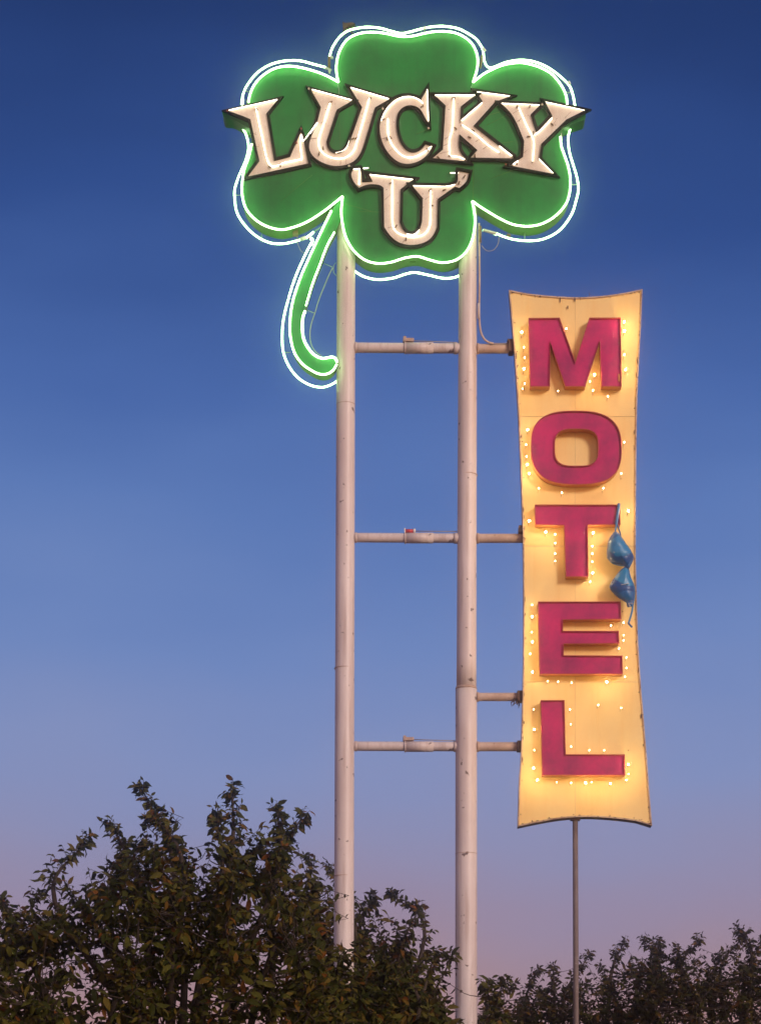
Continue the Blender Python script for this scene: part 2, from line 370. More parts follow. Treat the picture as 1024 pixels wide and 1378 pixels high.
# cabinet body (the wall round it) and its three painted front sheets
rim_v, rim_f = ring(offset(outline, -2.0), outline, 0.006, DEP)
link('cabinet_wall', rim_v, rim_f, 'green_side', sh)
link('back_sheet', *prism(offset(outline, -2.2), DEP - 0.02, DEP - 0.004), 'green', sh)
eps = 0.35
left_poly = c_ll + left_waist + c_lu
left_poly = [(min(x, 455 - eps + max(0, (z - 109.5) / 154.5 * 5.5)), z) for x, z in left_poly]
link('face_sheet', *prism(left_poly, 0.0, 0.004), 'green', sh)
right_poly = c_ru + right_waist + c_rl
right_poly = [(max(x, 637 + eps), z) for x, z in right_poly]
link('face_sheet', *prism(right_poly, 0.0, 0.004), 'green', sh)
link('face_sheet', *prism([(x, z) for x, z in c_top + c_b], 0.0, 0.004), 'green', sh)
link('backing_sheet', *prism(offset(outline, -2.2), 0.0065, 0.02), 'green_side', sh)
# wings behind the tips of the word
wl = [(300.2, 154), (303, 148), (345, 150), (345, 176), (335, 172), (326, 166.5), (314, 160), (303, 158.5)]
wr = [(750, 150), (784, 150), (788, 155), (786.5, 160), (780, 162.5), (768, 166.5), (757, 172), (750, 172)]
link('wing', *prism(catmull(wl, True, 3), 0.022, 0.19), 'green', sh)
link('wing', *prism(catmull(wr, True, 3), 0.022, 0.19), 'green', sh)
# stem
st_l = [(459.8, 266), (452, 275), (446, 284), (434.2, 307.2), (418.6, 340.5), (404.8, 371.9), (394, 405), (390.2, 432.6), (390.7, 452.2), (396, 473.7), (406.8, 489.4), (420.5, 499.2), (430.3, 503.2), (440, 503.2), (448, 498.2), (453.6, 490)]
st_r = [(453.8, 486.5), (451.4, 482.2), (446, 480.6), (434.2, 482.5), (423.5, 477.6), (414.6, 467.8), (408.8, 456), (406.8, 442.4), (407.8, 426.7), (411.7, 411), (420.5, 381.7), (430.3, 356), (440, 330.7), (450, 312), (457, 298), (460.3, 282)]
stem = sm(st_l, 3) + sm(st_r, 3)
link('stem_face', *prism(stem, 0.008, 0.014), 'green', sh)
link('stem_wall', *ring(offset(stem, -1.6), stem, 0.0145, 0.15), 'green_side', sh)
link('stem_back', *prism(offset(stem, -1.7), 0.13, 0.145), 'green', sh)
# neon: front ring
TR = 1.36 * PX
def inset(p, d=1.0):      # tube centre just inside the edge
    cx, cz = 547, 200; r = []
    for x, z in p:
        v = Vector((x - cx, z - cz)); v.normalize(); r.append((x - v.x * d, z - v.y * d))
    return r
for seg in (top_l, left_up, left_low, bottom, right_low, right_up):
    tube('neon_tube', inset(seg, 0.6), -0.035, TR, 'neon', sh, 6)
tube('neon_tube', [(446, 283), (434.2, 307.2), (418.6, 340.5), (404.8, 371.9), (394, 405), (390.2, 432.6), (390.7, 452.2), (396, 473.7), (406.8, 489.4), (420.5, 499.0), (430.3, 503.2), (440, 503), (448, 498.2), (453.2, 490)], -0.025, TR, 'neon', sh, 5)
tube('neon_tube', [(450, 312), (440, 330.7), (430.3, 356), (420.5, 381.7), (411.7, 411)], -0.025, 1.25 * PX, 'neon', sh, 5)
tube('neon_tube', [(410.5, 418), (407.4, 428), (406.8, 442.4), (408.8, 456), (414.6, 467.8), (423.5, 477.6), (434.2, 482), (446, 480.2), (451.4, 482.2), (453.6, 487)], -0.025, 1.6 * PX, 'neon', sh, 5)
# outer ring, held off the wall half way back; pixel positions measured at that depth
OY = 0.12
outer = [
 [(443.3, 76), (447, 64), (454.5, 52), (462, 44.5), (471.5, 39.3), (488.6, 36), (500, 35.8), (513, 37.4), (527.7, 41.5), (540, 44.2), (552, 42), (571.6, 36.8), (585, 34.9), (598.5, 34.6), (618, 38.3), (637.6, 49.3), (645, 57.5), (649.8, 67), (651.5, 80), (655, 88), (660, 90.4), (667, 88.6), (682, 82.8), (702.5, 80), (722.8, 83.5), (743, 93.6), (763.5, 111.4), (770, 124), (773.8, 142)],
 [(769.5, 162), (767.5, 172), (764.5, 185), (766, 203), (771, 220.6), (776, 237), (778.2, 254), (775, 270), (768.5, 288.9), (753.3, 309.2), (733, 320.6), (712.7, 323.7), (692.4, 321.9), (678, 318), (668, 313.8)],
 [(325.2, 137), (327.5, 125), (333, 113.5), (345.9, 97.5), (363.6, 86.3), (384, 81.2), (404.3, 81.2), (422, 85.7), (438.6, 90)],
 [(324.5, 170), (327.5, 173.5), (331.9, 182.5), (334.4, 197.8), (330.6, 215.5), (321.7, 235.8), (315.9, 254), (316, 268), (319.2, 286.3), (330.6, 304), (345.9, 318), (363.6, 326.3), (381.4, 327.5), (399.2, 323.7), (404.5, 322)],
 [(456, 345), (466, 356), (478, 365), (490.6, 372.2), (508.4, 375.8), (528.7, 373.8), (545, 368.6), (557.8, 366.3), (575.6, 369.6), (595.9, 374), (610, 373.2), (620, 369), (632, 358)],
 [(418.6, 326.8), (408.8, 346.4), (397, 373.8), (387.2, 405), (381.3, 430.6), (379.8, 452.2), (381.3, 473.7), (389.2, 493.3), (401, 508), (414.6, 516.8), (428.4, 520.7), (440, 519.7), (453, 512.9), (462, 502)],
 [(649.5, 309.5), (657, 311), (664, 313.5), (668, 315.5)]]
for seg in outer:
    tube('neon_tube', seg, OY, TR * 1.02 if len(seg) > 4 else 1.5 * PX, 'neon', sh, 6)
tube('unlit_tube', [(447.5, 360), (442, 371), (436, 385.6), (429, 403), (424.4, 418.9), (419, 435), (417.2, 448), (418.4, 462), (424, 472.5), (432.3, 478.6)], OY, 0.75 * PX, 'glass', sh, 5)
tube('unlit_tube', [(452, 353), (449, 358), (449, 366), (453, 371)], OY, 0.6 * PX, 'glass', sh, 5)
# stand-offs
def strut(a, b, ya, yb, r=0.6, m='glass', p=None, name='standoff'):
    v, f = sweep([V(*a, ya), V(*b, yb)], r * PX, 6); return link(name, v, f, m, p or sh, True)
for a, b in (((316, 262), (325, 262)), ((777.5, 248), (767, 248)), ((393, 403), (386.8, 402)), ((381.5, 474), (391.5, 474)), ((434.2, 353.2), (447, 359)), ((410.7, 416), (422.5, 420.8)), ((770, 123), (762, 124)), ((571, 37), (571, 43)), ((327, 121), (336, 123))):
    strut(a, b, OY, 0.05)
for x, z in ((352, 306), (706, 303)):
    strut((x, z + 8), (x, z + 19), 0.13, OY, 0.6)
# electrode housings, double-back ends
def cyl(a, b, r, y, m, p, name='electrode'):
    v, f = sweep([V(*a, y), V(*b, y)], r * PX, 10); return link(name, v, f, m, p, True)
for a, b, r, m in (((443, 76), (443, 91), 1.9, 'socket'), ((438, 90.5), (446, 94), 1.6, 'whitepaint'), ((444, 75.5), (448, 77.5), 1.8, 'whitepaint'),
                   ((648.5, 74), (646.5, 91), 1.6, 'socket'), ((650, 64), (653, 68), 1.8, 'whitepaint'), ((765, 109), (767, 112.5), 1.7, 'whitepaint'),
                   ((326.5, 133), (325.5, 140), 1.9, 'neon'), ((333, 133), (333, 139), 1.4, 'socket'), ((443, 94), (443.5, 98), 1.6, 'whitepaint'),
                   ((404, 322), (412, 319), 2.3, 'whitepaint'), ((412, 320), (422, 312), 1.6, 'neon'), ((413, 319), (419, 321), 1.2, 'socket'),
                   ((418, 320), (421, 323), 2.0, 'neon'), ((421, 323), (419, 329), 1.6, 'neon'), ((682, 315.5), (687, 317), 2.0, 'socket'), ((572, 35), (571, 39), 1.4, 'whitepaint'),
                   ((422, 312), (434, 304), 0.8, 'glass'), ((650, 309), (668, 314), 1.9, 'whitepaint'), ((754.5, 178), (756, 188), 1.2, 'whitepaint')):
    cyl(a, b, r, 0.09, m, sh)
link('junction_box', *box(V(397.5, 313.5, 0.1), (7 * PX, 0.05, 6 * PX)), 'socket', sh)
link('junction_box', *box(V(555.5, 352, 0.11), (8 * PX, 0.05, 4 * PX)), 'green_side', sh)
tube('lead_wire', [(400, 318), (401, 328), (405, 337), (409, 339.5)], 0.1, 0.45 * PX, 'wire', sh)
tube('lead_wire', [(454, 112), (456, 120), (455.6, 128)], -0.004, 0.4 * PX, 'glass', sh)
tube('lead_wire', [(636, 111), (634, 117), (634, 122)], -0.004, 0.4 * PX, 'glass', sh)
# small dark lamp bracket poking up behind the top left
v, f = prism([(461, 27.5), (463.5, 30), (474, 29), (478, 31), (468, 34.5), (463, 39), (461.5, 38)], 0.24, 0.34)
link('lamp_bracket', v, f, 'cab', sh)
strut((466, 33), (476, 47), 0.28, 0.18, 1.0, 'cab', name='lamp_bracket')

# channel letters on the shamrock
letters = {
 'L': [(306.6, 148.1), (374.5, 132.4), (358.8, 151.5), (369, 215.1), (390.2, 209.6), (405, 175.5), (408.7, 188.4), (415.1, 219.2), (332.8, 237), (349, 215.1), (337, 159.7), (327.3, 155.6)],
 'U': [(417.8, 119), (474.3, 134.5), (453.3, 146.7), (439.4, 190.1), (440.4, 196.5), (444.4, 202.8), (452, 205.4), (459.7, 204.1), (466, 199), (470.5, 190.1), (487, 143.2), (470.5, 116.3), (524.2, 132.4), (504.7, 143.8), (491.4, 188.9), (486.3, 204.1), (478.7, 214.9), (467.3, 221.2), (450.8, 223.4), (435.5, 219.3), (422.9, 211.7), (416.5, 202.8), (415.5, 192.7), (419, 181.2), (427.3, 162.2), (431.7, 143.2)],
 'C': [(575.4, 117.3), (577.2, 165.2), (574, 161.5), (567.4, 148.3), (563, 144), (558.6, 141.7), (550.5, 140.3), (541, 143.9), (535.2, 151.3), (533, 163), (534.4, 177.6), (538.8, 190.8), (545.4, 199.6), (553.5, 204.3), (563, 202.5), (568.8, 198.1), (572.5, 192.6), (582, 195.9), (577.6, 204.7), (568.8, 213.5), (558.6, 218.6), (545.4, 220.4), (533.7, 216.5), (523.4, 206.9), (516.1, 195.2), (511.7, 182), (510.5, 167.4), (513.9, 155.7), (520.5, 142.5), (529.3, 133), (539.5, 128.6), (551.3, 127.8), (561.5, 130.8), (566.2, 133)],
 'K': [(583.8, 126.4), (640.6, 126.4), (620.1, 142.5), (619.5, 161), (649.5, 136), (640.8, 121.9), (687.7, 128.1), (665.8, 136.7), (637.7, 168.1), (690.8, 209.4), (690.8, 212.5), (632.6, 211.3), (642, 201), (618.2, 179.8), (616.4, 199.6), (629.6, 216.4), (581.3, 212), (596, 199.6), (599.6, 141)],
 'Y': [(673.6, 137.5), (727.5, 139.8), (714.2, 153.1), (722, 177.3), (743.1, 154.7), (733, 135.6), (787.7, 147.3), (761.9, 160.2), (728.3, 193), (725.6, 212.5), (746.3, 233.6), (685.3, 221.9), (704, 209.4), (705.3, 189), (696.3, 167.2), (688.4, 151.6)],
 'V': [(496, 233.2), (556.7, 240.2), (539.1, 254), (538.2, 297.9), (542.6, 308.4), (550.5, 314.6), (558.4, 313.7), (565.5, 306.7), (568.1, 296.1), (569, 266.2), (554, 248.3), (598.9, 249.5), (612.9, 247.2), (616.4, 241.6), (616, 233.7), (616.8, 228.5), (631.4, 231), (628.7, 243.4), (618.2, 252.2), (612, 250.5), (589.2, 267), (588.3, 305), (583, 317.2), (572.5, 326), (555, 329.9), (537.3, 326.9), (525, 317.2), (517.1, 305), (516.2, 252.2), (511, 247.8), (495.2, 246.9), (482.9, 252.2), (475, 243.4), (472, 232.9), (475, 226.2), (484, 225.3), (486.4, 229), (487, 243.5), (501, 242.5)],
}
tubes = {
 'L': [[(308, 147.8), (373, 133.4)], [(343.5, 146), (345, 147), (352, 180), (363, 221.5), (384, 218), (403, 214.2), (406, 212), (403.8, 193), (405, 180)], [(406, 181), (408, 189), (416, 179), (426.5, 164.5)]],
 'U': [[(420, 119.8), (473, 134)], [(444.4, 136.8), (435.5, 166), (429.5, 184), (428.6, 193), (431, 200.6), (438, 207.9), (450.8, 212.6), (465, 211.3), (476.2, 201.6), (481.2, 186.3), (488.9, 161), (497, 131)], [(472, 117.2), (523, 132.4)], [(470, 189), (466, 198), (460, 203), (452, 205)]],
 'C': [[(522, 158.6), (521.6, 170), (523.2, 184), (529.3, 196.7), (541, 208.4), (554.2, 211.3), (568.8, 205.5), (580.6, 196.5)], [(512.5, 163), (518, 150), (526.4, 139.5), (538, 131.5), (551.3, 129.3), (563, 133), (569.6, 139)], [(575, 120), (576.6, 163)]],
 'K': [[(585.5, 127.3), (639, 127.3)], [(610.4, 132.2), (609.5, 152), (608.4, 173.2), (604.7, 187.9), (604.7, 208.4)], [(606, 209), (618, 211), (627, 214.8)], [(620.4, 162), (634, 150), (648.6, 137.6)], [(642, 123), (686, 128.2)], [(621.6, 167.4), (640, 180), (656, 194), (672, 205)], [(672, 196), (689, 209.4)]],
 'Y': [[(675, 138.3), (726, 140.2)], [(697.8, 143.8), (704, 158), (710.3, 171.9), (718, 189), (716.6, 217.2)], [(734, 136.6), (786.5, 147.3)], [(718, 181.3), (728, 174), (743, 158)], [(725.5, 213), (745, 232.4)], [(690, 221), (697, 216)]],
 'V': [[(497.5, 234.2), (555.5, 240.8)], [(527.7, 241.6), (527.7, 275), (528, 299), (532, 310.2), (542.6, 316.3), (556, 318.5), (570, 315), (577, 306), (578.9, 295), (579.5, 255.7)], [(556, 249.2), (598, 250), (612, 247.8)], [(475.5, 227), (495.5, 225.6)], [(484, 229), (483, 249)], [(606, 232.2), (617, 232.2)], [(547, 314.6), (557, 315.2), (564, 309)]],
}
spots = {
 'L': [(345, 146), (363, 224), (377, 222)], 'U': [(445, 136.5), (498, 131), (434.6, 199), (429.5, 206), (475, 186), (480, 185)], 'C': [(568, 142.5), (525.5, 184.4), (521, 186), (575, 201), (516, 160)],
 'K': [(610.4, 131), (636.6, 175), (632, 184), (613, 172), (590, 211.5), (639, 209)], 'Y': [(696, 142.5), (743, 166.5), (711.5, 183), (718, 178), (695, 219), (713, 141.8)],
 'V': [(526, 246), (533, 304), (546.5, 321), (617.6, 245.5), (624.8, 237), (581, 276), (598, 255), (579, 255)],
}
def soften(p, times=2, lim=50):
    for _ in range(times):
        r = []; n = len(p)
        for i in range(n):
            a, b, c = (Vector(p[i - 1]), Vector(p[i]), Vector(p[(i + 1) % n]))
            e1, e2 = b - a, c - b
            if 4 < math.degrees(e1.angle(e2)) < lim and e1.length < 30 and e2.length < 30 and max(e1.length, e2.length) < 22:
                t = 0.25; r += [tuple(b - e1 * t), tuple(b + e2 * t)]
            else: r.append(tuple(b))
        p = r
    return p
for i, (k, poly) in enumerate(letters.items()):
    poly = soften(poly)
    yf = -0.030 - 0.0011 * i
    inner = poly; outer_p = offset(poly, 3.7, 2.3)
    L = link('letter', *ring(inner, outer_p, yf, -0.0005 - 0.0004 * i), 'dark', sh)
    fc = link('letter_face', *prism(offset(poly, 0.6), -0.015 - 0.0006 * i, -0.008 - 0.0006 * i), 'cream', L)
    for tp in tubes[k]:
        pts = tp if len(tp) > 2 else [tp[0], ((tp[0][0] + tp[1][0]) / 2, (tp[0][1] + tp[1][1]) / 2), tp[1]]
        big = len(tp) == 2
        tube('neon_tube', pts, -0.027, (0.85 if big else 0.72) * PX, 'neon_white', L, 5)
        for e in (tp[0], tp[-1]):
            v, f = sweep([V(*e, -0.030), V(*e, -0.014)], 1.15 * PX, 8); link('tube_end', v, f, 'cream', L, True)
    for s in spots[k]:
        a = random.uniform(0, 3.14); d = Vector((math.cos(a), math.sin(a))) * 2.1
        v, f = sweep([V(s[0] - d.x, s[1] - d.y, -0.024), V(s[0] + d.x, s[1] + d.y, -0.032)], 0.95 * PX, 6)
        link('tube_clip', v, f, 'socket', L, True)
    # transverse sheet joints of the letter face
for (x, z, k) in ((405, 172.5, 0), (398.5, 191.5, 0), (305.5, 148.6, 0), (576.5, 172, 1), (415.5, 118.6, 1), (515, 145.5, 1), (469.5, 222.5, 1), (680.5, 220.5, 2), (729.5, 140, 1)):
    v, f = sweep([V(x, z, -0.052), V(x, z, -0.02)], 1.5 * PX, 10); link('tube_end', v, f, 'blackglass' if k != 1 else 'cream', sh, True)
creases = [((345, 178), (334, 181)), ((349, 196), (341, 198)), ((418, 186), (427, 185)), ((432, 164), (439, 166)), ((459, 213), (458, 221)), ((466, 212), (465, 219)), ((511, 165), (520, 158)), ((514, 186), (522, 184)), ((522, 204), (529, 199)),
           ((596, 146), (604, 139)), ((598, 187), (607, 181)), ((596, 196), (606, 191)), ((640, 190), (652, 182)), ((650, 200), (661, 192)), ((592, 206), (604, 203)), ((690, 152), (700, 146)), ((696, 163), (707, 155)), ((705, 205), (712, 199)),
           ((518, 268), (527, 260)), ((522, 306), (530, 304)), ((541, 327), (546, 320)), ((572, 268), (580, 262)), ((760, 158), (768, 150)), ((745, 166), (750, 158))]
for (a, b) in creases:
    v, f = sweep([V(*a, -0.0190), V(*b, -0.0190)], 0.3 * PX, 5); link('sheet_joint', v, f, 'rusty', sh, True)
seams_g = [((458, 272), (500, 284)), ((480, 284), (513, 285)), ((640, 160), (672, 150)), ((655, 168), (690, 150)), ((660, 240), (700, 225)), ((378, 270), (420, 235)), ((560, 180), (575, 174)), ((640, 196), (690, 190))]
for (a, b) in seams_g:
    v, f = sweep([V(*a, 0.0006), V(*b, 0.0006)], 0.32 * PX, 5); link('sheet_joint', v, f, 'green_side', sh, True)
cyl((417, 179), (427, 164.5), 0.9, -0.054, 'neon_white', sh, 'neon_tube')

# ------------------------------------------------------------------ motel sign
mo = thing('motel_sign', 'tall cream yellow sign reading MOTEL in magenta block letters ringed by small lit bulbs', 'motel sign', (V(785, 1105).x, 0.05, V(785, 1105).z))
ml = [(685, 389.8), (689.3, 434.4), (693.6, 488), (698, 561.5), (700.8, 626), (703, 690), (704.0, 724.4), (704.6, 780), (704.8, 832), (704.4, 900), (703.3, 943), (701.3, 1018), (699, 1050.4), (696.9, 1112.5)]
mr_ = [(864.4, 388.9), (861.2, 456), (857.5, 531), (856.2, 600), (855.8, 647.4), (855.2, 737), (856.6, 800), (858.6, 866), (862, 920), (865.8, 964.4), (870, 1018), (874, 1071.9), (877.3, 1111.4)]
top_c = [(685, 389.8), (708, 394.3), (734.4, 397.5), (773, 399.8), (800, 398.9), (820.4, 396.9), (843, 393.4), (864.4, 388.9)]
bot_c = [(877.3, 1111.4), (865, 1107.5), (852.6, 1104.4), (820.4, 1100.8), (788, 1099.4), (756, 1101.4), (723.7, 1106.8), (696.9, 1112.5)]
def xat(curve, z):
    for a, b in zip(curve, curve[1:]):
        if a[1] <= z <= b[1]: return a[0] + (b[0] - a[0]) * (z - a[1]) / (b[1] - a[1])
    return curve[-1][0] if z > curve[-1][1] else curve[0][0]
ml_s, mr_s = catmull(ml, False, 4), catmull(mr_, False, 4)
mo_out = catmull(top_c, False, 4)[:-1] + mr_s[:-1] + catmull(bot_c, False, 4)[:-1] + list(reversed(ml_s))[:-1]
link('cabinet_wall', *ring(offset(mo_out, -1.3), mo_out, 0.004, 0.125), 'cab', mo)
link('back_sheet', *prism(offset(mo_out, -1.4), 0.108, 0.12), 'yellow', mo)
link('backing_sheet', *prism(offset(mo_out, -1.4), 0.012, 0.02), 'rusty', mo)
link('edge_trim', *ring(offset(mo_out, -1.5), offset(mo_out, 0.25), -0.010, 0.0035), 'rim', mo)
seams = [0, 560.5, 735, 918, 2000]
cols = [(0, 772), (772, 2000)]
def clip(poly, axis, val, keep_less):
    res = []; n = len(poly)
    for i in range(n):
        a, b = poly[i], poly[(i + 1) % n]; ia = (a[axis] <= val) == keep_less; ib = (b[axis] <= val) == keep_less
        if ia: res.append(a)
        if ia != ib:
            t = (val - a[axis]) / (b[axis] - a[axis]); res.append((a[0] + (b[0] - a[0]) * t, a[1] + (b[1] - a[1]) * t))
    return res
ins = offset(mo_out, -1.55)
for i in range(4):
    for j, xm in enumerate(((-1e4, 774), (774, 1e4))):
        p = ins
        gap = 0.28
        if i > 0: p = clip(p, 1, seams[i] + gap, False)
        if i < 3: p = clip(p, 1, seams[i + 1] - gap, True)
        if j == 0: p = clip(p, 0, 774 - 0.12, True)
        else: p = clip(p, 0, 774 + 0.12, False)
        v, f = prism(p, 0.0, 0.0025)
        rx, rz, of = random.uniform(-.0012, .0012), random.uniform(-.0012, .0012), random.uniform(0, .0015)
        c = sum(v, Vector()) / len(v)
        v = [Vector((q.x, q.y + (q.x - c.x) * rx + (q.z - c.z) * rz + of, q.z)) for q in v]
        link('face_sheet', v, f, 'yellow', mo)
# rivets and rust flecks along the edge
for t in range(46):
    k = int(t / 46 * len(ins)); a = offset(mo_out, -3.2)[k]
    v, f = sweep([V(*a, -0.004), V(*a, 0.003)], random.uniform(0.35, 0.8) * PX, 7); link('rivet', v, f, 'cab', mo, False)
for t in range(58):
    k = random.randrange(len(ins)); a = ins[k]
    side = 1 if a[0] > 774 else -1
    w_, h_ = random.uniform(0.35, 1.0), random.uniform(1.0, 5.5)
    if 400 < a[1] < 1095: cx_, cz_ = a[0] - side * random.uniform(0.2, 0.9), a[1] + random.uniform(-14, 14)
    else: w_, h_ = random.uniform(1, 4), random.uniform(.4, .9); cx_, cz_ = a[0], a[1] + (0.6 if a[1] < 700 else -0.6)
    P_ = [(cx_ + math.cos(q) * w_ * random.uniform(.6, 1), cz_ + math.sin(q) * h_ * random.uniform(.6, 1)) for q in [i * .785 for i in range(8)]]
    link('rust_flake', *prism(P_, -0.0118, -0.0103), 'cab', mo)
# block letters
mot = {
 'M': [(711.2, 427.6), (753.1, 427.1), (774.2, 487.1), (793.1, 427.1), (835.4, 426.9), (836.5, 519.7), (809.6, 519.7), (807, 458.5), (787.7, 519.7), (760.9, 519.7), (740.4, 460), (740, 519.7), (713.5, 519.7)],
 'T': [(719.8, 678.9), (834.3, 678.9), (834.8, 705.8), (791, 706.2), (791.8, 776), (761.7, 776), (759.2, 706.8), (720.5, 705.8)],
 'E': [(724.1, 809.6), (835, 809.6), (835.8, 833.3), (757.4, 834.1), (757.6, 849.2), (832.6, 849.2), (833.3, 865.9), (758.5, 866.6), (758.5, 882), (837.6, 882.5), (838, 907.2), (726.3, 907.2)],
 'L': [(727.6, 942.5), (759.6, 942.5), (761.3, 1015.4), (840.8, 1015.6), (841.2, 1043.5), (729.7, 1043.5)],
}
FR = -0.10
def superell(cx, cz, a, b, n, k=64, lean=0.0):
    r = []
    for i in range(k):
        t = 2 * math.pi * i / k; c, s = math.cos(t), math.sin(t)
        r.append((cx + a * math.copysign(abs(c) ** (2 / n), c) + lean * s, cz + b * math.copysign(abs(s) ** (2 / n), s)))
    return r
for k, p in mot.items():
    L = link('letter', *prism(offset(p, -1.0), FR + 0.018, FR + 0.024), 'magenta', mo)
    link('letter_return', *ring(offset(p, -0.75), p, FR + 0.004, -0.012), 'return', L)
    link('letter_lip', *ring(offset(p, -0.95), offset(p, 0.12), FR, FR + 0.0038), 'magenta_lip', L)
oo = superell(775.6, 602.1, 60.9, 49.6, 2.75, lean=1.4); oi = superell(775.8, 601.8, 29.1, 24.8, 3.3)
L = link('letter', *ring([(x, z) for x, z in offset(oi, 1.0)], offset(oo, -1.0), FR + 0.018, FR + 0.024), 'magenta', mo)
link('letter_return', *ring(offset(oo, -0.75), oo, FR + 0.004, -0.012), 'return', L)
link('letter_return', *ring(oi, offset(oi, 0.75), FR + 0.004, -0.012), 'return', L)
link('letter_lip', *ring(offset(oo, -0.95), offset(oo, 0.12), FR, FR + 0.0038), 'magenta_lip', L)
link('letter_lip', *ring(offset(oi, -0.12), offset(oi, 0.95), FR, FR + 0.0038), 'magenta_lip', L)
# stand-off legs that hold the letters
for x, z in ((726, 440), (822, 440), (722, 512), (825, 512), (775, 565), (775, 640), (724, 602), (824, 602), (735, 692), (820, 692), (776, 765), (735, 822), (735, 895), (815, 895), (742, 955), (742, 1030), (825, 1030)):
    v, f = sweep([V(x, z, FR + 0.024), V(x, z, -0.001)], 0.9 * PX, 8); link('letter_peg', v, f, 'cab', mo, True)
# bulbs
B = [(702, 447), (705, 467), (706, 481), (705, 496), (706, 516), (703, 523), (840, 433), (840, 445), (840, 477), (842, 497), (762, 442), (800, 504), (794, 513), (818, 533), (751, 526), (798, 525),
     (710, 578), (708, 598), (708.5, 614), (709.5, 625), (712, 637), (836, 637), (840, 595), (756, 663), (725, 657), (812, 657),
     (712, 701), (734.5, 716), (747, 719), (747, 731), (747, 745), (747, 755), (798, 717), (797, 735), (797, 745), (797, 756), (797.6, 771), (794, 783), (845.7, 687.5),
     (716, 814), (716, 830), (715.7, 851), (716.5, 864), (713.5, 880), (716.5, 904.5), (839, 838), (839, 855), (839, 862), (833, 873), (843, 885), (843, 899), (841, 911), (822, 842), (737, 917), (751, 917.5), (769, 919), (816.7, 918),
     (718, 955), (719, 982), (719, 1010), (718, 1034), (723, 1050), (767, 955), (768, 975), (768.5, 1005), (805, 949), (836, 953), (793, 1010), (813, 1010), (845.6, 1029), (845.8, 1042), (843, 1050), (749, 1053), (768.6, 1054), (788, 1054), (796, 1053), (821.5, 1055)]
big = {(702, 447), (705, 496), (842, 497), (800, 504), (710, 578), (709.5, 625), (712, 637), (712, 701), (734.5, 716), (798, 717), (797.6, 771), (716, 830), (716.5, 864), (716.5, 904.5), (816.7, 918), (718, 1034), (723, 1050), (845.6, 1029), (788, 1054), (821.5, 1055), (719, 982), (845.7, 687.5), (840, 433), (840, 445)}
def ball(c, r, seg=10, rings=7, sz=1.0):
    vs = [c + Vector((0, -r * sz, 0))]; fs = []
    for i in range(1, rings):
        a = math.pi * i / rings
        for k in range(seg):
            b = 2 * math.pi * k / seg; vs.append(c + Vector((math.sin(a) * math.cos(b) * r, -math.cos(a) * r * sz, math.sin(a) * math.sin(b) * r)))
    vs.append(c + Vector((0, r * sz, 0)))
    for k in range(seg): fs.append((0, 1 + k, 1 + (k + 1) % seg))
    for i in range(rings - 2):
        for k in range(seg): fs.append((1 + i * seg + k, 1 + (i + 1) * seg + k, 1 + (i + 1) * seg + (k + 1) % seg, 1 + i * seg + (k + 1) % seg))
    l = len(vs) - 1
    for k in range(seg): fs.append((l, 1 + (rings - 2) * seg + (k + 1) % seg, 1 + (rings - 2) * seg + k))
    return vs, fs
bp = None; dim_me = None
for i, b in enumerate(B):
    r = random.uniform(0.0058, 0.0070) if b in big else random.uniform(0.0028, 0.0045)
    c = V(*b, -0.115)
    if bp is None:
        v, f = ball(c, 0.0125, sz=1.25); bp = link('bulb', v, f, 'bulb', mo, True, at=c); sv, sf = sweep([c + Vector((0, 0.012, 0)), c + Vector((0, 0.115, 0))], 0.004, 8)
        so = link('bulb_socket', sv, sf, 'cab', bp, True, at=c); base_loc = mo.location.copy(); o = bp
    else:
        o = bp.copy(); COL.objects.link(o); o.parent = mo; o.location = c - base_loc
        s2 = so.copy(); COL.objects.link(s2); s2.parent = o; s2.location = (0, 0, 0)
    if b not in big:
        if dim_me is None: dim_me = bp.data.copy(); dim_me.materials[0] = M['dim_bulb']
        o.data = dim_me
    k = r / 0.0125; o.scale = (k, 1, k)
# label plate and crack marks on the M
link('label_plate', *box(V(833.2, 508, FR + 0.012), (2.2 * PX, 0.008, 10 * PX)), 'return', mo)

# thin post under the tall sign
tp = thing('support_post', 'thin bare steel post running down from the bottom edge of the tall yellow sign', 'post', (V(776, 1941, 0.06).x, 0.06, 0))
link('shaft', *pole_geo((774, 1098), (777.5, 1941), 7.2, 8.6, 0.06, n=6, sides=16), 'bare', tp, True)
link('flange', *box(V(774, 1103, 0.06), (13 * PX, 0.08, 3 * PX)), 'cab', tp)
link('base_plate', *box((V(777.5, 1941, 0.06).x, 0.06, 0.012), (0.22, 0.22, 0.024)), 'bare', tp)

